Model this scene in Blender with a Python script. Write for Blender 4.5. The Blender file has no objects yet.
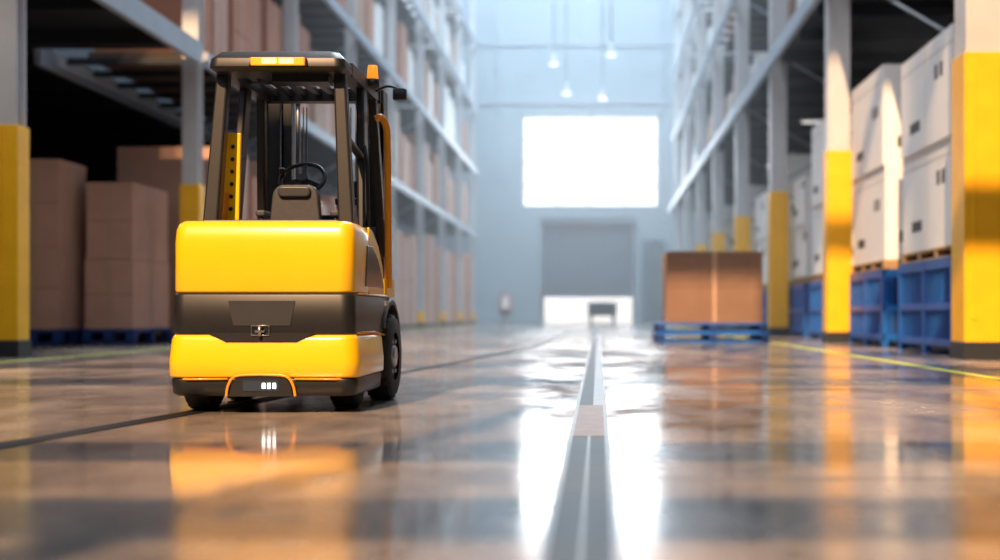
import bpy, bmesh, math, random
from mathutils import Vector, Matrix
random.seed(7)
S = bpy.context.scene
COL = S.collection
S.view_settings.view_transform = 'Standard'

# ---------------------------------------------------------------- materials
def new_mat(name, color, rough=0.5, metal=0.0, noise=0.0, nscale=6.0, bump=0.0, coat=0.0, emis=None, estr=0.0, rvar=0.0):
    m = bpy.data.materials.new(name); m.use_nodes = True
    nt = m.node_tree; b = nt.nodes['Principled BSDF']
    c = (*color, 1)
    b.inputs['Base Color'].default_value = c
    b.inputs['Roughness'].default_value = rough
    b.inputs['Metallic'].default_value = metal
    b.inputs['Coat Weight'].default_value = coat
    b.inputs['Coat Roughness'].default_value = 0.12
    if emis:
        b.inputs['Emission Color'].default_value = (*emis, 1)
        b.inputs['Emission Strength'].default_value = estr
    if noise > 0 or bump > 0 or rvar > 0:
        tc = nt.nodes.new('ShaderNodeTexCoord')
        n = nt.nodes.new('ShaderNodeTexNoise'); n.inputs['Scale'].default_value = nscale
        n.inputs['Detail'].default_value = 5
        nt.links.new(tc.outputs['Object'], n.inputs['Vector'])
        if noise > 0:
            r = nt.nodes.new('ShaderNodeValToRGB')
            r.color_ramp.elements[0].position = 0.3; r.color_ramp.elements[1].position = 0.7
            r.color_ramp.elements[0].color = tuple(max(0, x*(1-noise)) for x in color)+(1,)
            r.color_ramp.elements[1].color = tuple(min(1, x*(1+noise)) for x in color)+(1,)
            nt.links.new(n.outputs['Fac'], r.inputs['Fac']); nt.links.new(r.outputs['Color'], b.inputs['Base Color'])
        if rvar > 0:
            mr = nt.nodes.new('ShaderNodeMapRange')
            mr.inputs['To Min'].default_value = max(0, rough-rvar); mr.inputs['To Max'].default_value = rough+rvar
            nt.links.new(n.outputs['Fac'], mr.inputs['Value']); nt.links.new(mr.outputs['Result'], b.inputs['Roughness'])
        if bump > 0:
            bp = nt.nodes.new('ShaderNodeBump'); bp.inputs['Strength'].default_value = bump
            bp.inputs['Distance'].default_value = 0.01
            nt.links.new(n.outputs['Fac'], bp.inputs['Height']); nt.links.new(bp.outputs['Normal'], b.inputs['Normal'])
    return m

M = {}
M['yellow'] = new_mat('forklift_yellow_paint', (0.93,0.53,0.006), 0.30, 0, 0.03, 3, coat=0.5, rvar=0.05)
M['orange'] = new_mat('orange_paint', (0.85,0.32,0.02), 0.35, coat=0.3, noise=0.03)
M['black'] = new_mat('black_plastic', (0.010,0.011,0.014), 0.42, noise=0.15, nscale=20)
M['dgrey'] = new_mat('dark_grey_panel', (0.024,0.027,0.034), 0.45, noise=0.1)
M['darkglass'] = new_mat('dark_gloss_panel', (0.03,0.045,0.075), 0.12, noise=0.05)
M['rubber'] = new_mat('tyre_rubber', (0.014,0.014,0.016), 0.75, noise=0.2, nscale=30, bump=0.2)
M['steel'] = new_mat('brushed_steel', (0.38,0.40,0.43), 0.35, 0.9, noise=0.1, nscale=15)
M['seat'] = new_mat('seat_vinyl', (0.04,0.042,0.05), 0.55, noise=0.1, nscale=30, bump=0.1)
M['amber'] = new_mat('amber_lens', (1,0.30,0.02), 0.25, emis=(1,0.30,0.02), estr=1.0)
M['amberhot'] = new_mat('amber_lamp_core', (1,0.6,0.2), 0.25, emis=(1,0.62,0.15), estr=3)
M['led'] = new_mat('white_led', (1,1,1), 0.3, emis=(1,0.97,0.9), estr=6)
M['red'] = new_mat('red_enamel', (0.6,0.03,0.02), 0.4, noise=0.05)
M['colgrey'] = new_mat('painted_steel_grey', (0.56,0.58,0.62), 0.45, 0.1, noise=0.06, nscale=2)
M['colyellow'] = new_mat('column_guard_yellow', (0.95,0.50,0.006), 0.45, noise=0.06, nscale=3)
M['coldark'] = new_mat('column_foot_dark', (0.02,0.025,0.035), 0.5, noise=0.1)
M['beam'] = new_mat('rack_beam_steel', (0.36,0.43,0.52), 0.5, 0.2, noise=0.08, nscale=2)
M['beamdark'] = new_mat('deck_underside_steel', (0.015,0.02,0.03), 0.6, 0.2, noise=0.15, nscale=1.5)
M['carton'] = new_mat('cardboard_tan', (0.38,0.235,0.165), 0.8, noise=0.07, nscale=2.5)
M['carton2'] = new_mat('cardboard_brown', (0.22,0.115,0.075), 0.8, noise=0.08, nscale=2.5)
M['carton3'] = new_mat('cardboard_pink', (0.50,0.31,0.25), 0.8, noise=0.06, nscale=2.5)
M['carton4'] = new_mat('cardboard_reddish', (0.42,0.19,0.12), 0.8, noise=0.06, nscale=2.5)
M['tape'] = new_mat('packing_tape', (0.46,0.31,0.22), 0.3, noise=0.03)
M['white'] = new_mat('white_carton', (0.86,0.87,0.88), 0.6, noise=0.03, nscale=3)
M['label'] = new_mat('printed_label_ink', (0.06,0.06,0.07), 0.6, noise=0.1)
M['bluepl'] = new_mat('blue_plastic', (0.006,0.11,0.46), 0.4, noise=0.1, nscale=4)
M['bluedk'] = new_mat('blue_plastic_dark', (0.003,0.035,0.18), 0.5, noise=0.1, nscale=4)
M['wood'] = new_mat('pallet_wood', (0.42,0.27,0.13), 0.75, noise=0.2, nscale=9)
M['wooddk'] = new_mat('old_pallet_wood', (0.10,0.07,0.05), 0.8, noise=0.2, nscale=9)
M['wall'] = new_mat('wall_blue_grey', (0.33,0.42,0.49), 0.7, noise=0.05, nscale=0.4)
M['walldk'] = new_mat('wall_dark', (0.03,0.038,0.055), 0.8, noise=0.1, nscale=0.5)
M['door'] = new_mat('roller_door_steel', (0.17,0.22,0.27), 0.5, 0.2, noise=0.05, nscale=1)
M['linepaint'] = new_mat('floor_line_yellow_green', (0.50,0.60,0.03), 0.4, noise=0.15, nscale=5)
M['winglass'] = new_mat('bright_window_pane', (1,1,1), 0.3, emis=(0.98,0.98,1.0), estr=1.25)
M['daylight'] = new_mat('daylight_yard', (1,1,1), 0.5, emis=(1.0,0.95,0.90), estr=1.2)
M['lampglow'] = new_mat('lamp_diffuser', (1,1,1), 0.4, emis=(1.0,0.97,0.92), estr=1.0)
M['trackdark'] = new_mat('floor_rail_dark_steel', (0.014,0.014,0.016), 0.5, 0.0, noise=0.3, nscale=4)
M['trackedge'] = new_mat('floor_rail_edge_steel', (0.09,0.09,0.095), 0.38, 0.3, noise=0.2, nscale=5)
M['rust'] = new_mat('floor_rail_cover_plate', (0.10,0.055,0.032), 0.45, 0.0, noise=0.3, nscale=8)
for k in ('trackdark','rust','trackedge'):
    M[k].node_tree.nodes['Principled BSDF'].inputs['Specular IOR Level'].default_value = 0.15

# ---------------------------------------------------------------- mesh helpers
class MB:
    def __init__(s): s.bm = bmesh.new(); s.mats = []
    def mi(s, m):
        if m not in s.mats: s.mats.append(m)
        return s.mats.index(m)
    def box(s, x0,x1,y0,y1,z0,z1, m):
        v = [s.bm.verts.new(p) for p in [(x0,y0,z0),(x1,y0,z0),(x1,y1,z0),(x0,y1,z0),(x0,y0,z1),(x1,y0,z1),(x1,y1,z1),(x0,y1,z1)]]
        i = s.mi(m)
        for f in [(3,2,1,0),(4,5,6,7),(0,1,5,4),(1,2,6,5),(2,3,7,6),(3,0,4,7)]:
            s.bm.faces.new([v[k] for k in f]).material_index = i
    def beam(s, p0, p1, w, d, m, w2=None, d2=None, ref=(0,1,0)):
        p0=Vector(p0); p1=Vector(p1); a=(p1-p0).normalized(); r=Vector(ref)
        if abs(a.dot(r))>0.95: r=Vector((1,0,0))
        u=a.cross(r).normalized(); v=u.cross(a).normalized()
        w2=w2 or w; d2=d2 or d; i=s.mi(m)
        A=[s.bm.verts.new(p0+u*sx*w/2+v*sy*d/2) for sx,sy in [(-1,-1),(1,-1),(1,1),(-1,1)]]
        B=[s.bm.verts.new(p1+u*sx*w2/2+v*sy*d2/2) for sx,sy in [(-1,-1),(1,-1),(1,1),(-1,1)]]
        fs=[A[::-1],B]+[[A[k],A[(k+1)%4],B[(k+1)%4],B[k]] for k in range(4)]
        for f in fs: s.bm.faces.new(f).material_index=i
    def cyl(s, p0, p1, r, m, r2=None, n=24):
        p0=Vector(p0); p1=Vector(p1); a=(p1-p0).normalized(); ref=Vector((0,0,1))
        if abs(a.dot(ref))>0.95: ref=Vector((1,0,0))
        u=a.cross(ref).normalized(); v=a.cross(u).normalized(); r2=r if r2 is None else r2; i=s.mi(m)
        A=[s.bm.verts.new(p0+(u*math.cos(t)+v*math.sin(t))*r) for t in [2*math.pi*k/n for k in range(n)]]
        B=[s.bm.verts.new(p1+(u*math.cos(t)+v*math.sin(t))*r2) for t in [2*math.pi*k/n for k in range(n)]]
        for f in [A[::-1],B]+[[A[k],A[(k+1)%n],B[(k+1)%n],B[k]] for k in range(n)]:
            fc=s.bm.faces.new(f); fc.material_index=i; fc.smooth=len(f)==4
    def prism(s, pts, axis, a0, a1, m):
        i=s.mi(m)
        def mk(p,a):
            return (a,p[0],p[1]) if axis=='x' else ((p[0],a,p[1]) if axis=='y' else (p[0],p[1],a))
        A=[s.bm.verts.new(mk(p,a0)) for p in pts]; B=[s.bm.verts.new(mk(p,a1)) for p in pts]; n=len(pts)
        for f in [A[::-1],B]+[[A[k],A[(k+1)%n],B[(k+1)%n],B[k]] for k in range(n)]:
            s.bm.faces.new(f).material_index=i
    def loft(s, secs, m, n=6):
        i=s.mi(m); rings=[]
        for z,hw,y0,y1,rr,rf in secs:
            pts=[]
            for cx,cy,r,a0 in [(hw-rr,y0+rr,rr,-90),(hw-rf,y1-rf,rf,0),(-hw+rf,y1-rf,rf,90),(-hw+rr,y0+rr,rr,180)]:
                for k in range(n+1):
                    a=math.radians(a0+90*k/n); pts.append((cx+r*math.cos(a),cy+r*math.sin(a),z))
            rings.append([s.bm.verts.new(p) for p in pts])
        N=len(rings[0])
        s.bm.faces.new(rings[0][::-1]).material_index=i; s.bm.faces.new(rings[-1]).material_index=i
        for a,b in zip(rings,rings[1:]):
            for k in range(N):
                f=s.bm.faces.new([a[k],a[(k+1)%N],b[(k+1)%N],b[k]]); f.material_index=i; f.smooth=True
    def tube(s, pts, r, m, n=12, closed=False):
        i=s.mi(m); P=[Vector(p) for p in pts]; rings=[]; L=len(P)
        up=None
        for k in range(L):
            if closed: t=(P[(k+1)%L]-P[k-1]).normalized()
            else: t=(P[min(k+1,L-1)]-P[max(k-1,0)]).normalized()
            if up is None:
                ref=Vector((0,0,1)) if abs(t.z)<0.9 else Vector((1,0,0)); up=t.cross(ref).normalized()
            u=(up-t*up.dot(t)).normalized(); up=u; v=t.cross(u)
            rings.append([s.bm.verts.new(P[k]+(u*math.cos(a)+v*math.sin(a))*r) for a in [2*math.pi*j/n for j in range(n)]])
        rng=range(L) if closed else range(L-1)
        for k in rng:
            a=rings[k]; b=rings[(k+1)%L]
            for j in range(n):
                f=s.bm.faces.new([a[j],a[(j+1)%n],b[(j+1)%n],b[j]]); f.material_index=i; f.smooth=True
        if not closed:
            s.bm.faces.new(rings[0][::-1]).material_index=i; s.bm.faces.new(rings[-1]).material_index=i
    def done(s, name, parent=None, bevel=0, loc=None, seg=2):
        bmesh.ops.recalc_face_normals(s.bm, faces=s.bm.faces)
        me=bpy.data.meshes.new(name); s.bm.to_mesh(me); s.bm.free()
        for m in s.mats: me.materials.append(M[m])
        o=bpy.data.objects.new(name,me); COL.objects.link(o)
        if parent: o.parent=parent
        if loc: o.location=loc
        if bevel:
            b=o.modifiers.new('bevel','BEVEL'); b.width=bevel; b.segments=seg; b.limit_method='ANGLE'; b.angle_limit=math.radians(35)
        return o

def smooth_path(pts, n=8):
    P=[Vector(p) for p in pts]; out=[]
    for k in range(len(P)-1):
        p0=P[max(k-1,0)];p1=P[k];p2=P[k+1];p3=P[min(k+2,len(P)-1)]
        for j in range(n):
            t=j/n
            out.append(0.5*((2*p1)+(-p0+p2)*t+(2*p0-5*p1+4*p2-p3)*t*t+(-p0+3*p1-3*p2+p3)*t**3))
    out.append(P[-1]); return out

# ================================================================= FLOOR
XL,XR,YB,YF,ZC=-22.0,14.0,-6.0,80.0,34.0
fm = bpy.data.materials.new('polished_concrete_floor'); fm.use_nodes=True
nt=fm.node_tree; b=nt.nodes['Principled BSDF']
tc=nt.nodes.new('ShaderNodeTexCoord')
def nz(scale,detail=6,sc=(1,1,1),rough=0.55):
    mp=nt.nodes.new('ShaderNodeMapping'); mp.inputs['Scale'].default_value=sc
    n=nt.nodes.new('ShaderNodeTexNoise'); n.inputs['Scale'].default_value=scale; n.inputs['Detail'].default_value=detail; n.inputs['Roughness'].default_value=rough
    nt.links.new(tc.outputs['Object'],mp.inputs['Vector']); nt.links.new(mp.outputs['Vector'],n.inputs['Vector']); return n
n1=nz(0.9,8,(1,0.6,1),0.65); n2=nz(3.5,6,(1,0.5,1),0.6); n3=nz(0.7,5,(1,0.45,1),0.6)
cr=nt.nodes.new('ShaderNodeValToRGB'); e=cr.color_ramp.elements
e[0].position=0.32; e[0].color=(0.07,0.072,0.08,1); e[1].position=0.64; e[1].color=(0.34,0.28,0.235,1)  # concrete mottle; tan end has the sun's orange tint mixed into its colour
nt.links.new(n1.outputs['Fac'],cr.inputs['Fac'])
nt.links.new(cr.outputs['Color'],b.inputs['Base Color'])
mul=nt.nodes.new('ShaderNodeMath'); mul.operation='MULTIPLY_ADD'; mul.inputs[1].default_value=0.35
nt.links.new(n2.outputs['Fac'],mul.inputs[0]); nt.links.new(n3.outputs['Fac'],mul.inputs[2])
mr=nt.nodes.new('ShaderNodeMapRange'); mr.inputs['From Min'].default_value=0.55; mr.inputs['From Max'].default_value=0.85
mr.inputs['To Min'].default_value=0.05; mr.inputs['To Max'].default_value=0.30
nt.links.new(mul.outputs[0],mr.inputs['Value']); nt.links.new(mr.outputs['Result'],b.inputs['Roughness'])
bp=nt.nodes.new('ShaderNodeBump'); bp.inputs['Strength'].default_value=0.12; bp.inputs['Distance'].default_value=0.01
nt.links.new(n2.outputs['Fac'],bp.inputs['Height']); nt.links.new(bp.outputs['Normal'],b.inputs['Normal'])
b.inputs['IOR'].default_value=1.40
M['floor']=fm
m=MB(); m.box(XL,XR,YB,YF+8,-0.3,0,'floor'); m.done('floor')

# central floor rail
m=MB()
m.box(-0.135,-0.115,YB+1,YF-1,0.0,0.006,'trackedge'); m.box(0.03,0.05,YB+1,YF-1,0.0,0.006,'trackedge')
m.box(-0.115,0.03,YB+1,5.5,0.0,0.003,'trackdark'); m.box(-0.115,0.03,5.5,7.4,0.0,0.0045,'rust'); m.box(-0.115,-0.03,7.4,YF-1,0.0,0.003,'trackdark'); m.box(-0.03,0.03,7.4,YF-1,0.0,0.004,'trackedge')
m.box(-0.045,-0.035,YB+1,5.5,0.003,0.005,'trackedge')
m.done('floor_rail')
# angled rail on the left
m=MB()
pts=[(-3.6,-1.0),(-2.66,4.2),(-2.22,7.6),(-1.15,20.5),(-0.9,42)]
for (xa,ya),(xb,yb) in zip(pts,pts[1:]):
    m.beam((xa,ya,0.002),(xb,yb,0.002),0.11,0.004,'trackdark',ref=(0,0,1))
    m.beam((xa-0.065,ya,0.003),(xb-0.065,yb,0.003),0.02,0.006,'trackedge',ref=(0,0,1))
m.done('floor_rail')
m=MB(); m.box(3.45,3.56,2,70,0,0.003,'linepaint'); m.done('floor_marking')
m=MB(); m.box(-7.15,-7.05,2,70,0,0.003,'linepaint'); m.done('floor_marking')
m=MB()
for y in [4.1,9.0,13.5,19,26,34,44,56]: m.box(-7.0,-2.9 if y<10 else -2.2,y,y+0.012,0,0.001,'coldark'); m.box(0.06,3.4,y,y+0.012,0,0.001,'coldark')
m.done('floor_joint')

# ================================================================= SHELL
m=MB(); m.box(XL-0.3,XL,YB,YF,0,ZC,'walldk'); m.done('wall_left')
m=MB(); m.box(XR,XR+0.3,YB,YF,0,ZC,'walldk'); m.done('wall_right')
m=MB(); m.box(XL-0.3,XR+0.3,YB,YF,ZC,ZC+0.3,'wall'); m.done('ceiling')
m=MB()
wx0,wx1,wz0,wz1=-5.0,4.0,7.8,13.8
dx0,dx1,dz1=-3.6,2.3,6.6
m.box(XL,wx0,YF,YF+0.4,0,ZC,'wall'); m.box(wx1,XR,YF,YF+0.4,0,ZC,'wall')
m.box(wx0,wx1,YF,YF+0.4,wz1,ZC,'wall'); m.box(wx0,wx1,YF,YF+0.4,dz1,wz0,'wall')
m.box(wx0,dx0,YF,YF+0.4,0,dz1,'wall'); m.box(dx1,wx1,YF,YF+0.4,0,dz1,'wall')
for x in [-6.6,-3.2,-0.6,2.0,4.2]: m.box(x-0.12,x+0.12,YF-0.16,YF,wz1+0.3,ZC,'beam')
for z in [14.6,18.5,22]: m.box(-8,6,YF-0.12,YF,z,z+0.25,'beam')
m.done('wall_back')
m=MB()
for i in range(5):
    x=wx0+(wx1-wx0)*i/4; m.box(x-0.07,x+0.07,YF+0.0,YF+0.15,wz0,wz1,'colgrey')
for i in range(5):
    z=wz0+(wz1-wz0)*i/4; m.box(wx0,wx1,YF+0.0,YF+0.14,z-0.05,z+0.05,'colgrey')
m.box(wx0,wx1,YF+0.2,YF+0.24,wz0,wz1,'winglass'); m.done('window_1')
m=MB()
z=1.75
while z<dz1-0.02:
    m.box(dx0,dx1,YF+0.1,YF+0.16,z,min(z+0.27,dz1),'door'); m.box(dx0,dx1,YF+0.07,YF+0.1,z,z+0.07,'beam'); z+=0.4
m.box(dx0,dx1,YF+0.16,YF+0.2,1.75,dz1,'door')
m.box(dx0-0.2,dx0,YF-0.1,YF,0,dz1,'colgrey'); m.box(dx1,dx1+0.2,YF-0.1,YF,0,dz1,'colgrey'); m.box(dx0-0.2,dx1+0.2,YF-0.3,YF,dz1,dz1+0.5,'door')
m.done('door_1')
m=MB(); m.box(dx0-2,dx1+2,YF+7.9,YF+8,0,4,'daylight'); m.done('yard_backdrop_wall')
m=MB(); m.box(2.9,4.4,YF-0.08,YF,0,5.6,'door'); m.box(3.0,4.3,YF-0.1,YF-0.08,0.2,5.4,'wall'); m.done('door_2')
m=MB(); m.box(-6.5,-5.8,YF-0.35,YF-0.01,0.9,1.9,'red'); m.box(-6.4,-5.9,YF-0.37,YF-0.35,1.0,1.8,'white'); m.done('fire_hose_cabinet',bevel=0.02)
# wall behind the camera: unseen; opening and bars shaped to band the sun on the floor
m=MB()
m.box(XL,-16,YB-0.3,YB,0,ZC,'walldk'); m.box(9,XR,YB-0.3,YB,0,ZC,'walldk'); m.box(-16,9,YB-0.3,YB,0,7.7,'walldk'); m.box(-16,9,YB-0.3,YB,33,ZC,'walldk')
m.done('wall_front')
m=MB()
for z,h in [(7.7,0.12),(8.3,0.50),(9.75,0.50),(14.2,0.8),(16.9,0.6),(20.5,0.7),(25,0.6),(29,0.6)]: m.box(-16,9,YB-0.25,YB-0.1,z,z+h,'colgrey')
for x in [-15.9,-11.5,-8.6,-3.4,-0.6,1.6,5.2,8.8]: m.box(x,x+0.2,YB-0.25,YB-0.1,7.7,33,'colgrey')
m.done('sun_band_bars')

# ================================================================= COLUMNS / RACKS
def column(name,x0,w,y,zt,zy,top='colgrey'):
    m=MB(); d=w*0.9
    m.box(x0+0.03,x0+w-0.03,y+0.03,y+0.06,zy,zt,top); m.box(x0+0.03,x0+w-0.03,y+d-0.06,y+d-0.03,zy,zt,top); m.box(x0+w/2-0.03,x0+w/2+0.03,y+0.06,y+d-0.06,zy,zt,top)
    m.box(x0+0.03,x0+0.06,y+0.06,y+d-0.06,zy,zt,top)
    m.box(x0,x0+w,y,y+d,0.22,zy,'colyellow'); m.box(x0-0.02,x0+w+0.02,y-0.02,y+d+0.02,0.0,0.22,'coldark')
    m.box(x0+0.1,x0+0.16,y-0.012,y,min(0.5,zy*0.6),zy-0.1,'colyellow')
    return m.done(name,bevel=0.012)

LY=[16.0,23.3,30.8,38.3,45.8,53.3,60.8,68.3,75.5]
RY=[15.0,24.0,32.0,40.0,48.0,56.0,64.0,72.0]
for y in LY: column('rack_column',-8.12,0.38,y,24,3.1 if y<25 else 0.7)
for y in RY: column('rack_column',4.58,0.5 if y>16 else 0.62,y,24,3.85)
for y in [20,28,36,44,52]: column('steel_post',9.6,0.4,y,7.0,0.5,'beam')
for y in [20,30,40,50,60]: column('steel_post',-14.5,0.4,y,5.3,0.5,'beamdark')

def railing_deck(name,x0,x1,y0,y1,z,edge_x,facing,step=2.4):
    m=MB()
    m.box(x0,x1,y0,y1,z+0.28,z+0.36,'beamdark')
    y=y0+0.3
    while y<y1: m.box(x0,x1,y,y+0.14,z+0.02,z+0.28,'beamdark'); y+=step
    m.box(min(edge_x,edge_x+0.12*facing),max(edge_x,edge_x+0.12*facing),y0,y1,z,z+0.4,'beam')
    return m.done(name)
railing_deck('mezzanine_deck',-21.9,-7.75,2,23.1,5.4,-7.75,1)
railing_deck('mezzanine_deck',-21.9,-10.9,23.2,60,5.4,-10.9,1)
railing_deck('mezzanine_deck',4.8,13.9,2,78,7.1,4.62,-1)

def rack_levels(name,x0,x1,ylist,levels,fx,skipfirst=False):
    m=MB()
    for z in levels:
        m.box(fx-0.06,fx+0.06,ylist[0],ylist[-1]+0.3,z,z+0.28,'beam')
        bx = x0 if abs(fx-x1)<1 else x1
        m.box(bx-0.06,bx+0.06,ylist[0],ylist[-1]+0.3,z,z+0.28,'beam')
        y=ylist[0]+0.4
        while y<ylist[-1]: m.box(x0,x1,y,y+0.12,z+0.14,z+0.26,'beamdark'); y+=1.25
    for y in ylist[(1 if skipfirst else 0):]:
        bx = x0 if abs(fx-x1)<1 else x1
        m.box(bx-0.08,bx+0.08,y+0.1,y+0.26,0,levels[-1]+3,'beam')
        z=0.4
        k=0
        while z<levels[-1]+1:
            za,zb=(z,z+1.8) if k%2==0 else (z+1.8,z)
            m.beam((x0,y+0.18,za),(x1,y+0.18,zb),0.05,0.05,'beam'); z+=1.8; k+=1
    return m.done(name)
rack_levels('pallet_rack',-10.6,-7.7,[23.4]+LY[2:],[5.4,9.4,13.4,17.4,21.4],-7.66,True)
rack_levels('pallet_rack',4.72,7.8,[15.2]+RY[1:],[11.0,14.7,18.4,22.0],4.52)

def cartons_row(name,x0,x1,y0,y1,z,hmin,hmax,cols,skips=0.1,wmin=1.0,wmax=1.4,wood='wooddk',avoid=()):
    m=MB(); y=y0
    while y<y1-wmin:
        w=random.uniform(wmin,wmax)
        hit=[a for a in avoid if y<a+0.42 and y+w>a-0.05]
        if hit:
            y=hit[0]+0.43
        if random.random()>skips:
            for zz in (0.0,0.11): m.box(x0,x1,y,y+w,z+zz,z+zz+0.03,wood)
            for f in (0,0.45,0.9): m.box(x0,x1,y+w*f,y+w*f+0.1,z+0.03,z+0.11,wood)
            h=random.uniform(hmin,hmax); c=random.choice(cols); n=random.choice([1,2])
            dx=random.uniform(0,0.12)
            for k in range(n):
                zz=z+0.14+k*h/n
                a0,a1=(x0+0.05+dx,x1-0.05-dx)
                m.box(a0,a1,y+0.03,y+w-0.03,zz,zz+h/n-0.02,c)
                m.box(a0-0.006,a1+0.006,y+w/2-0.035,y+w/2+0.035,zz+0.01,zz+h/n-0.014,'tape' if c!='white' else 'white')
        y+=w+0.12
    return m.done(name)
cartons_row('stacked_cartons',-10.2,-7.7,25.2,75,0.02,3.5,4.2,['carton3','carton4','carton3','carton4'],0.0,1.4,1.9,avoid=LY)
cartons_row('stacked_cartons',-10.2,-7.95,24.0,75,5.68,2.0,3.0,['carton4','carton','carton3'],0.03,avoid=LY)
cartons_row('stacked_cartons',-10.2,-7.95,24.0,75,9.68,1.8,3.0,['white','carton','carton4','white'],0.06,avoid=LY)
cartons_row('stacked_cartons',-10.2,-8.2,30.0,75,13.68,1.6,3.0,['white','carton','white'],0.1)
cartons_row('stacked_cartons',-10.2,-8.2,38.0,75,17.68,1.6,3.0,['white','carton','white'],0.15)
cartons_row('stacked_cartons',-13.6,-11.6,26.5,60,0.02,3.0,3.6,['carton2'],0.0,1.5,2.0)
cartons_row('stacked_cartons',-18.5,-15.5,26.5,60,0.02,3.0,3.6,['carton2'],0.0,1.5,2.0)
for z in (7.46,11.28,14.98,18.68):
    cartons_row('stacked_cartons',5.2,7.4,26.0,76,z,1.6,2.9,['white','white','carton3'],0.25)

def big_carton(m,x0,x1,y0,y1,z0,z1,c,labels=False):
    m.box(x0,x1,y0,y1,z0,z1,c)
    cx=(x0+x1)/2; cy=(y0+y1)/2
    if c!='white':
        m.box(cx-0.04,cx+0.04,y0-0.004,y0,z0+0.02,z1,'tape'); m.box(x0+0.01,x1-0.01,y0-0.003,y0,(z0+z1)/2-0.006,(z0+z1)/2+0.006,'carton2')
        m.box(x1,x1+0.004,cy-0.04,cy+0.04,z0+0.02,z1,'tape'); m.box(x0-0.004,x0,cy-0.04,cy+0.04,z0+0.02,z1,'tape')
    else:
        m.box(x0-0.003,x0,y0+0.02,y1-0.02,(z0+z1)/2+0.35*(z1-z0)-0.004,(z0+z1)/2+0.35*(z1-z0)+0.004,'label')
        m.box(x0-0.004,x0,cy+0.3,cy+0.85,z0+0.3,z0+0.46,'label'); m.box(x0-0.004,x0,cy-0.9,cy-0.75,z0+0.9,z0+1.1,'label')
        m.box(x0-0.004,x0,cy-0.65,cy-0.5,z0+0.9,z0+1.1,'label')
        m.box(x0-0.003,x0,cy-0.006,cy+0.006,z0,z1,'colgrey')
        m.box(x0+0.25,x0+0.7,y0-0.004,y0,z0+0.3,z0+0.5,'label'); m.box(cx-0.006,cx+0.006,y0-0.003,y0,z0,z1,'colgrey')
def pallet(m,x0,x1,y0,y1,z,h,c,c2,n=5):
    t=h*0.22
    m.box(x0,x1,y0,y1,z+h-t,z+h,c); m.box(x0,x1,y0,y0+0.12,z,z+t,c); m.box(x0,x1,y1-0.12,y1,z,z+t,c)
    for i in range(3):
        for j in range(3):
            xx=x0+(x1-x0-0.16)*i/2; yy=y0+(y1-y0-0.16)*j/2
            m.box(xx,xx+0.16,yy,yy+0.16,z+t*0.5,z+h-t,c2)
def stack(name,x0,x1,y0,y1,h1,h2,c,ph=0.3,pc='bluedk'):
    m=MB(); pallet(m,x0-0.04,x1+0.04,y0-0.04,y1+0.04,0,ph,pc,pc)
    big_carton(m,x0,x1,y0,y1,ph,ph+h1,c)
    if h2: big_carton(m,x0+0.02,x1-0.02,y0+0.02,y1-0.02,ph+h1+0.01,ph+h1+h2,c)
    return m.done(name,bevel=0.012)
stack('carton_stack',-12.5,-11.1,22.6,24.1,1.4,1.6,'carton2')
stack('carton_stack',-10.72,-9.78,21.8,23.0,1.5,1.6,'carton3')
stack('carton_stack',-9.62,-8.72,22.5,24.4,1.3,1.45,'carton3')
stack('carton_stack',-12.5,-11.0,19.6,21.1,1.4,1.6,'carton2')

def crate(m,x0,x1,y0,y1,z0,z1):
    t=0.05
    m.box(x0+0.04,x1-0.04,y0+0.04,y1-0.04,z0+0.16,z1-0.04,'bluedk')
    for xx in (x0,x1-t*2):
        for yy in (y0,(y0+y1)/2-t,y1-t*2): m.box(xx,xx+t*2,yy,yy+t*2,z0,z1,'bluepl')
    for zz in (z0+0.12,z1-0.14,(z0+z1)/2-0.05):
        m.box(x0,x1,y0+0.005,y0+0.04,zz,zz+0.1,'bluepl'); m.box(x0,x1,y1-0.04,y1-0.005,zz,zz+0.1,'bluepl')
        m.box(x0+0.005,x0+0.04,y0,y1,zz,zz+0.1,'bluepl'); m.box(x1-0.04,x1-0.005,y0,y1,zz,zz+0.1,'bluepl')
    n=7
    for i in range(1,n*2):
        yy=y0+(y1-y0)*i/(n*2); m.box(x0+0.015,x0+0.04,yy-0.02,yy+0.02,z0+0.2,z1-0.1,'bluepl')
        xx=x0+(x1-x0)*i/(n*2); m.box(xx-0.02,xx+0.02,y0+0.015,y0+0.04,z0+0.2,z1-0.1,'bluepl')
    m.box(x0,x1,y0,y1,z1-0.04,z1,'bluepl')
def white_stack(x0,x1,y0,y1,h1,h2):
    m=MB(); crate(m,x0-0.03,x1,y0-0.03,y1+0.03,0,1.36)
    for zz in (1.36,1.49): m.box(x0,x1,y0,y1,zz,zz+0.03,'wood')
    for f in (0,0.3,0.6,0.92): m.box(x0,x1,y0+(y1-y0)*f,y0+(y1-y0)*f+0.12,1.39,1.49,'wood')
    big_carton(m,x0+0.03,x1-0.03,y0+0.03,y1-0.03,1.53,1.53+h1,'white')
    big_carton(m,x0,x1-0.06,y0+0.06,y1-0.05,1.54+h1,1.54+h1+h2,'white')
    m.done('white_carton_stack',bevel=0.012)
white_stack(4.84,7.2,16.3,19.2,1.5,1.5)
white_stack(4.98,7.2,20.9,23.6,1.65,1.75)
white_stack(5.15,7.4,26.6,29.0,1.6,1.9)
white_stack(5.15,7.4,29.9,31.6,1.3,1.2)
white_stack(5.15,7.4,33.4,36.0,1.6,1.9)
white_stack(5.15,7.4,36.8,39.4,1.4,1.4)
white_stack(5.15,7.4,41.4,44.0,1.6,1.9)
white_stack(5.15,7.4,49.0,52.0,1.6,1.9)
white_stack(5.15,7.4,57.0,60.0,1.6,1.9)
cartons_row('stacked_cartons',10.3,12.6,18,60,0.02,2.4,4.5,['carton2','carton'],0.2,1.5,2.0)

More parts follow.
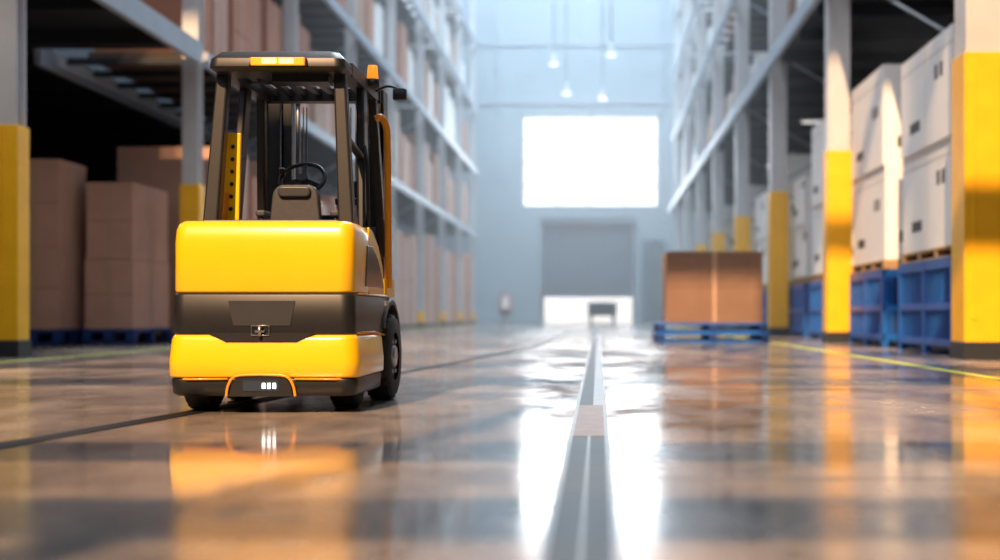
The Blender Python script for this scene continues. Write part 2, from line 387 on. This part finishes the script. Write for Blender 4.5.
m=MB()
pallet(m,1.2,3.48,24.4,26.3,0,0.2,'bluepl','bluedk'); pallet(m,1.22,3.46,24.42,26.28,0.2,0.2,'bluepl','bluedk')
big_carton(m,1.40,3.36,24.5,26.2,0.4,1.86,'carton')
m.done('carton_on_blue_pallet',bevel=0.012)

m=MB()
m.box(-0.7,1.3,83.6,87,0.5,1.45,'dgrey'); m.box(-0.55,1.15,83.5,83.6,0.95,1.35,'darkglass'); 
for x in (-0.6,1.0): m.cyl((x,83.7,0.35),(x+0.2,83.7,0.35),0.35,'rubber'); m.cyl((x,86.3,0.35),(x+0.2,86.3,0.35),0.35,'rubber')
m.done('parked_van',bevel=0.05)

def pendant(x,y,z):
    m=MB()
    m.cyl((x,y,z+0.6),(x,y,ZC),0.05,'beam',n=8); m.cyl((x,y,z+0.3),(x,y,z+0.62),0.12,'colgrey',n=16)
    m.cyl((x,y,z),(x,y,z+0.32),0.30,'colgrey',r2=0.14,n=24); m.cyl((x,y,z-0.03),(x,y,z),0.27,'lampglow',n=24)
    m.done('pendant_lamp')
for x,y,z in [(-2.2,58,20),(-2.6,70,15.2),(0.25,58,20),(0.75,68,15.3),(0.3,76,14.3),(-2.0,76,14.6),(-2.2,40,19),(0.6,40,19)]: pendant(x,y,z)
def batten(x,y,z,l=1.5):
    m=MB(); m.box(x-l/2,x+l/2,y-0.08,y+0.08,z-0.0,z+0.08,'colgrey'); m.cyl((x-l/2+0.05,y,z-0.035),(x+l/2-0.05,y,z-0.035),0.035,'lampglow',n=10); m.done('fluorescent_batten')
for x,y in [(-11,18),(-15,21),(-11,12)]: batten(x,y,5.34)
for x,y in [(7.5,22),(9,30),(7.5,40),(8,52)]: batten(x,y,7.02)

# ================================================================= FORKLIFT
FX,FY=-1.905,6.8
fk=bpy.data.objects.new('forklift',None); COL.objects.link(fk); fk.location=(FX,FY,0)
m=MB()
m.loft([(0.685,0.508,0.012,0.50,0.08,0.03),(0.70,0.515,0.004,0.50,0.08,0.03),(0.98,0.515,0.008,0.50,0.08,0.03),(1.045,0.511,0.016,0.50,0.08,0.03),(1.08,0.498,0.034,0.50,0.07,0.03),(1.097,0.476,0.06,0.50,0.06,0.03)],'yellow',8)
o=m.done('counterweight_upper',fk)
m=MB()
for s in (-1,1):
    a,b2=(0.40,0.513) if s>0 else (-0.513,-0.40)
    m.prism([(0.50,0.685),(0.50,1.093),(0.62,1.075),(0.80,1.00),(0.95,0.88),(1.03,0.70),(1.03,0.685)],'x',a,b2,'yellow')
    c,d=(0.513,0.520) if s>0 else (-0.520,-0.513)
    m.prism([(0.36,0.73),(0.42,0.98),(0.58,0.98),(0.76,0.91),(0.90,0.81),(0.97,0.73)],'x',c,d,'darkglass')
m.done('side_cowl',fk,bevel=0.012)
m=MB()
m.loft([(0.448,0.515,0.004,0.98,0.08,0.03),(0.46,0.520,0.0,0.98,0.08,0.03),(0.67,0.520,0.0,1.02,0.08,0.03),(0.684,0.510,0.008,1.02,0.08,0.03)],'black',8)
m.prism([(-0.30,0.458),(-0.20,0.405),(0.20,0.405),(0.30,0.458)],'y',-0.012,0.05,'black')
m.prism([(-0.19,0.64),(-0.16,0.50),(0.16,0.50),(0.19,0.64)],'y',-0.004,0.02,'dgrey')
m.done('rear_band',fk)
m=MB()
for s in (-1,1):
    m.tube([(s*0.521,0.10,0.455),(s*0.523,0.60,0.455),(s*0.523,0.97,0.43)],0.007,'orange',n=8)
    m.tube([(s*0.521,0.12,0.683),(s*0.521,0.60,0.683),(s*0.521,1.03,0.683)],0.006,'orange',n=8)
m.done('side_trim_strip',fk)
m=MB()
m.tube([(-0.055,-0.016,0.50),(0.045,-0.016,0.50),(0.045,-0.016,0.445),(-0.055,-0.016,0.445)],0.003,'steel',closed=True,n=8)
m.cyl((-0.005,-0.03,0.44),(-0.005,-0.03,0.50),0.010,'steel'); m.box(-0.030,0.020,-0.03,-0.004,0.462,0.472,'steel')
m.done('tow_pin',fk)
m=MB()
m.loft([(0.205,0.536,-0.006,0.84,0.09,0.03),(0.215,0.544,-0.014,0.84,0.09,0.03),(0.30,0.545,-0.016,0.84,0.09,0.03),(0.42,0.533,-0.008,0.84,0.09,0.03),(0.447,0.520,0.002,0.84,0.08,0.03)],'yellow',8)
m.done('counterweight_lower',fk)
m=MB()
m.loft([(0.10,0.512,0.02,0.80,0.09,0.03),(0.115,0.53,0.0,0.80,0.09,0.03),(0.19,0.534,-0.004,0.82,0.09,0.03),(0.204,0.528,0.0,0.82,0.09,0.03)],'black',8)
m.prism([(-0.18,0.10),(-0.165,0.17),(-0.13,0.215),(0.13,0.215),(0.165,0.17),(0.18,0.10)],'y',-0.022,0.03,'black')
arch=smooth_path([(-0.195,-0.022,0.10),(-0.182,-0.024,0.165),(-0.145,-0.026,0.212),(-0.06,-0.026,0.222),(0.06,-0.026,0.222),(0.145,-0.026,0.212),(0.182,-0.024,0.165),(0.195,-0.022,0.10)])
m.tube(arch,0.008,'orange')
for x in (0.018,0.048,0.078): m.box(x-0.008,x+0.008,-0.03,-0.02,0.145,0.175,'led')
m.box(-0.10,0.10,-0.026,-0.02,0.13,0.19,'darkglass')
for s in (-1,1): m.tube([(s*0.19,-0.012,0.198),(s*0.42,-0.012,0.196),(s*0.49,0.03,0.2)],0.006,'orange')
m.done('rear_bumper',fk)
m=MB()
m.box(-0.38,0.38,0.2,1.5,0.14,0.447,'black')
m.box(-0.395,0.395,0.50,0.98,0.45,0.98,'black')
m.box(-0.39,0.39,0.98,1.42,0.40,0.46,'dgrey')
m.prism([(1.36,0.44),(1.34,1.05),(1.40,1.16),(1.50,1.16),(1.52,0.44)],'x',-0.40,0.40,'black')
m.box(-0.40,0.40,0.18,0.50,1.09,1.115,'black')
m.box(-0.47,-0.39,1.0,1.1,0.25,0.5,'black'); m.box(0.39,0.46,0.98,1.02,0.3,0.5,'black')
m.done('chassis',fk,bevel=0.012)
m=MB()
for s in (-1,1):
    x0,x1=(0.36,0.535) if s>0 else (-0.535,-0.36)
    pts=[]
    for k in range(0,13):
        a=math.radians(150-130*k/12); pts.append((1.20+0.36*math.cos(a),0.30+0.36*math.sin(a)))
    inner=[(1.20+0.33*math.cos(math.radians(150-130*k/12)),0.30+0.33*math.sin(math.radians(150-130*k/12))) for k in range(12,-1,-1)]
    for k in range(12):
        m.prism([pts[k],pts[k+1],inner[11-k],inner[12-k]],'x',x0,x1,'black')
    m.box(min(s*0.40,s*0.5),max(s*0.40,s*0.5),1.18,1.48,0.68,0.80,'yellow')
m.done('front_fender',fk)
def wheel(name,x0,x1,y,r,side):
    m=MB(); hub=x1 if side>0 else x0; s=side
    w=abs(x1-x0); xc=(x0+x1)/2
    prof=[(-w/2,r*0.55),(-w/2,r*0.88),(-w/2+0.02,r*0.97),(-w/2+0.045,r),(w/2-0.045,r),(w/2-0.02,r*0.97),(w/2,r*0.88),(w/2,r*0.55)]
    n=40; i=m.mi('rubber'); rings=[]
    for px,pr in prof: rings.append([m.bm.verts.new((xc+px,y+pr*math.cos(2*math.pi*k/n),r+pr*math.sin(2*math.pi*k/n))) for k in range(n)])
    for a,b3 in zip(rings,rings[1:]):
        for k in range(n): f=m.bm.faces.new([a[k],a[(k+1)%n],b3[(k+1)%n],b3[k]]); f.material_index=i; f.smooth=True
    m.cyl((x0+0.02,y,r),(x1-0.02,y,r),r*0.56,'dgrey',n=32)
    m.cyl((hub-0.02*s,y,r),(hub+0.004*s,y,r),r*0.30,'steel',r2=r*0.22,n=24)
    for k in range(6):
        a=2*math.pi*k/6; m.cyl((hub-0.02*s,y+r*0.4*math.cos(a),r+r*0.4*math.sin(a)),(hub-0.005*s,y+r*0.4*math.cos(a),r+r*0.4*math.sin(a)),r*0.05,'steel',n=8)
    for k in range(24):
        a=2*math.pi*k/24
        c=Vector((xc,y+(r-0.004)*math.cos(a),r+(r-0.004)*math.sin(a)))
        m.beam(c-Vector((w*0.42,0,0)),c+Vector((w*0.42,0,0)),0.03,0.006,'rubber',ref=(0,math.cos(a),math.sin(a)))
    return m.done(name,fk)
wheel('front_wheel_right',0.385,0.555,1.20,0.285,1); wheel('front_wheel_left',-0.555,-0.385,1.20,0.285,-1)
wheel('rear_wheel_left',-0.52,-0.36,0.36,0.19,-1); wheel('rear_wheel_right',0.30,0.46,0.50,0.19,1)
m=MB()
for s in (-1,1):
    m.beam((s*0.40,0.30,1.08),(s*0.345,0.36,2.03),0.09,0.10,'black',0.07,0.08)
    m.beam((s*0.41,1.42,0.95),(s*0.37,1.24,2.03),0.06,0.09,'black',0.055,0.08)
    m.beam((s*0.41,0.75,1.02),(s*0.37,0.88,2.02),0.05,0.14,'black',0.05,0.12)
    m.beam((s*0.38,0.34,1.62),(s*0.385,0.82,1.55),0.03,0.05,'black')
m.done('overhead_guard_pillars',fk,bevel=0.012,loc=(0.022,0,0))
m=MB()
m.loft([(1.985,0.37,0.22,0.44,0.05,0.02),(2.01,0.40,0.19,0.46,0.06,0.02),(2.06,0.395,0.20,0.46,0.06,0.02),(2.105,0.355,0.25,0.45,0.05,0.02),(2.115,0.33,0.28,0.45,0.05,0.02)],'black',6)
for s in (-1,1): m.box(min(s*0.33,s*0.40),max(s*0.33,s*0.40),0.44,1.36,2.0,2.08,'black')
m.box(-0.40,0.40,1.28,1.38,2.0,2.085,'black')
for k in range(7):
    x=-0.285+0.095*k; m.beam((x,0.42,2.05),(x,1.30,2.05),0.03,0.04,'black')
m.box(-0.35,0.35,0.8,0.86,2.03,2.07,'black')
m.box(-0.05,0.28,0.30,0.44,1.94,1.99,'black')
m.done('overhead_guard_roof',fk,bevel=0.01,loc=(0.025,0,0))
m=MB()
m.loft([(2.035,0.175,0.17,0.3,0.02,0.01),(2.09,0.165,0.19,0.3,0.02,0.01)],'black',4)
m.box(-0.155,0.155,0.155,0.2,2.04,2.085,'amber'); m.box(-0.09,-0.005,0.150,0.16,2.048,2.078,'amberhot'); m.box(0.01,0.095,0.150,0.16,2.048,2.078,'amberhot')
m.done('rear_light_bar',fk,bevel=0.008,loc=(0.045,0,-0.03))
m=MB(); m.cyl((0.44,1.0,2.04),(0.44,1.0,2.09),0.045,'black'); m.cyl((0.44,1.0,2.09),(0.44,1.0,2.18),0.038,'amber',r2=0.03); m.done('beacon_light',fk)
m=MB()
m.tube(smooth_path([(0.42,1.2,2.05),(0.50,1.18,2.08),(0.57,1.15,2.06),(0.59,1.15,2.02)]),0.008,'black')
m.loft([(1.98,0.03,-0.03,0.03,0.012,0.012),(1.985,0.045,-0.03,0.03,0.012,0.012),(2.05,0.045,-0.03,0.03,0.012,0.012),(2.055,0.03,-0.03,0.03,0.012,0.012)],'black',4)
o=m.done('side_mirror_arm',fk)
for v in o.data.vertices:
    if abs(v.co.x)<0.06 and abs(v.co.y)<0.06: v.co.x+=0.595; v.co.y+=1.14
m=MB()
m.tube(smooth_path([(0.43,1.16,1.86),(0.465,1.16,1.87),(0.495,1.17,1.82),(0.505,1.18,1.70),(0.505,1.20,1.2),(0.505,1.22,0.74)]),0.024,'orange')
m.done('grab_rail_right',fk)
m=MB()
m.tube(smooth_path([(0.44,0.72,1.62),(0.46,0.70,1.5),(0.465,0.72,1.2),(0.45,0.78,1.0)]),0.012,'black'); m.done('side_hose',fk)
m=MB()
m.beam((-0.315,0.46,1.08),(-0.295,0.46,1.66),0.10,0.03,'yellow',0.085,0.03)
for k in range(6):
    z=1.2+0.075*k; x=-0.315+0.02*(z-1.08)/0.58; m.cyl((x,0.436,z),(x,0.447,z),0.013,'black',n=12)
m.beam((-0.35,0.45,1.08),(-0.335,0.45,1.3),0.03,0.03,'orange')
m.done('restraint_post',fk,bevel=0.008)
m=MB()
def rrect_pts(hw,z0,z1,r,n=6):
    p=[]
    for cx,cz,a0 in [(hw-r,z0+r,-90),(hw-r,z1-r,0),(-hw+r,z1-r,90),(-hw+r,z0+r,180)]:
        for k in range(n+1):
            a=math.radians(a0+90*k/n); p.append((cx+r*math.cos(a),cz+r*math.sin(a)))
    return p
m.prism([(x*(1.0 if z<1.2 else 0.88),z) for x,z in rrect_pts(0.16,1.0,1.36,0.08)],'y',0.56,0.64,'seat')
m.prism([(x,z) for x,z in rrect_pts(0.10,1.28,1.35,0.03)],'y',0.535,0.56,'dgrey')
m.prism([(x*1.25,z) for x,z in rrect_pts(0.17,0.99,1.10,0.045)],'y',0.58,1.0,'seat')
for s in (-1,1): m.box(s*0.23-0.03,s*0.23+0.03,0.62,0.9,1.17,1.21,'seat'); m.box(s*0.23-0.015,s*0.23+0.015,0.64,0.68,1.0,1.17,'black')
m.done('operator_seat',fk,bevel=0.02,seg=3,loc=(0.045,0,0))
m=MB()
c=Vector((-0.03,1.06,1.45)); nrm=Vector((0,-0.75,0.66)).normalized(); u=Vector((1,0,0)); v=nrm.cross(u)
m.tube([c+(u*math.cos(t)+v*math.sin(t))*0.145 for t in [2*math.pi*k/40 for k in range(40)]],0.014,'black',closed=True)
for a in (90,210,330):
    t=math.radians(a); m.beam(c,c+(u*math.cos(t)+v*math.sin(t))*0.145,0.03,0.012,'black')
m.cyl(c-nrm*0.02,c+nrm*0.02,0.035,'dgrey'); m.cyl(c-nrm*0.02,Vector((-0.03,1.38,1.08)),0.03,'black')
m.cyl(c+Vector((-0.13,0,0.02)),c+Vector((-0.13,-0.02,0.07)),0.018,'black')
m.done('steering_wheel',fk)
m=MB()
for k in range(3):
    x=0.16+0.06*k; m.cyl((x,1.30,1.12),(x,1.24,1.30),0.008,'steel',n=8); m.cyl((x,1.24,1.30),(x,1.23,1.34),0.016,'black',n=12)
m.done('control_levers',fk)
m=MB()
for s in (-1,1):
    m.box(s*0.36-0.05,s*0.36+0.05,1.56,1.60,0.08,2.13,'black'); m.box(s*0.36-0.05,s*0.36+0.05,1.68,1.72,0.08,2.13,'black'); m.box(s*0.40-0.012,s*0.40+0.012,1.56,1.72,0.08,2.13,'black')
    m.box(s*0.27-0.03,s*0.27+0.03,1.60,1.70,0.10,2.10,'dgrey')
    m.cyl((s*0.21,1.66,0.2),(s*0.21,1.66,1.5),0.028,'black'); m.cyl((s*0.21,1.66,1.5),(s*0.21,1.66,2.05),0.016,'steel')
    for dx in (-0.012,0.012): m.beam((s*0.155+dx,1.64,0.3),(s*0.155+dx,1.64,2.02),0.006,0.02,'dgrey')
    m.cyl((s*0.30,1.5,0.55),(s*0.30,1.60,1.2),0.03,'black')
m.box(-0.41,0.41,1.58,1.70,2.06,2.13,'black'); m.box(-0.36,0.36,1.60,1.68,1.18,1.26,'black'); m.box(-0.36,0.36,1.58,1.70,0.10,0.2,'black')
m.done('mast',fk,bevel=0.005)
m=MB()
m.box(-0.46,0.46,1.74,1.78,0.42,0.50,'black'); m.box(-0.46,0.46,1.74,1.78,0.14,0.22,'black')
for x in (-0.40,-0.2,0,0.2,0.40): m.box(x-0.015,x+0.015,1.74,1.77,0.5,1.2,'black')
m.box(-0.42,0.42,1.74,1.77,1.17,1.2,'black'); m.box(-0.28,0.28,1.72,1.75,0.16,0.5,'dgrey')
m.done('fork_carriage',fk,bevel=0.004)
m=MB()
for s in (-1,1): m.prism([(1.78,0.06),(1.78,0.54),(1.82,0.54),(1.82,0.10),(2.80,0.075),(2.80,0.06)],'x',s*0.26-0.055,s*0.26+0.055,'steel')
m.done('forks',fk,bevel=0.004)

# ================================================================= HAZE (dusty air filling the hall)
hm=bpy.data.materials.new('dusty_air'); hm.use_nodes=True; nt=hm.node_tree; nt.nodes.clear()
out=nt.nodes.new('ShaderNodeOutputMaterial'); vs=nt.nodes.new('ShaderNodeVolumeScatter')
vs.inputs['Color'].default_value=(0.93,0.96,1,1); vs.inputs['Density'].default_value=0.0085; vs.inputs['Anisotropy'].default_value=0.3
nt.links.new(vs.outputs[0],out.inputs['Volume']); M['haze']=hm
m=MB(); m.box(-21.9,13.9,24.5,79.9,0.02,33.9,'haze'); m.done('hazy_air')

# ================================================================= LIGHTS
def area(name,loc,rot,sx,sy,e,col):
    l=bpy.data.lights.new(name,'AREA'); l.shape='RECTANGLE'; l.size=sx; l.size_y=sy; l.energy=e; l.color=col
    o=bpy.data.objects.new(name,l); COL.objects.link(o); o.location=loc; o.rotation_euler=rot; return o
area('ceiling_fill_lamp',(-1.5,8,33.5),(0,0,0),8,14,1500,(0.88,0.93,1.0))  # three unseen fill lamps added under the closed ceiling to light the hall
area('ceiling_fill_lamp',(-1.5,32,33.5),(0,0,0),9,22,11500,(0.80,0.90,1.0))
area('ceiling_fill_lamp',(-1.5,62,33.5),(0,0,0),9,26,20000,(0.68,0.86,1.0))
area('window_daylight',(-0.5,79.5,10.8),(math.radians(-90),0,0),9,6,1800,(0.90,0.95,1.0))
area('mezzanine_fill_lamp',(-9.8,15,5.3),(0,0,0),2.5,6,110,(1.0,0.86,0.72))  # area fill added under the deck, as the battens alone are too faint
area('mezzanine_fill_lamp',(7.2,22,6.9),(0,0,0),2.5,12,120,(1.0,0.95,0.9))
sun=bpy.data.lights.new('sun','SUN'); sun.energy=8.0; sun.color=(1,0.60,0.31); sun.angle=math.radians(0.5)
so=bpy.data.objects.new('sun',sun); COL.objects.link(so)
d=Vector((0.22,1,-0.9)).normalized(); so.rotation_euler=d.to_track_quat('-Z','Y').to_euler()
w=bpy.data.worlds.new('world'); S.world=w; w.use_nodes=True
w.node_tree.nodes['Background'].inputs[0].default_value=(0.86,0.90,1,1); w.node_tree.nodes['Background'].inputs[1].default_value=1.2

# ================================================================= CAMERA
cd=bpy.data.cameras.new('camera'); cam=bpy.data.objects.new('camera',cd); COL.objects.link(cam)
cam.location=(0,0,0.56); cam.rotation_euler=(math.radians(90),0,0)
cd.sensor_width=36; cd.lens=43.2; cd.shift_x=-0.098; cd.shift_y=0.035
cd.dof.use_dof=True; cd.dof.focus_distance=7.3; cd.dof.aperture_fstop=0.85
cd.clip_end=300
S.camera=cam
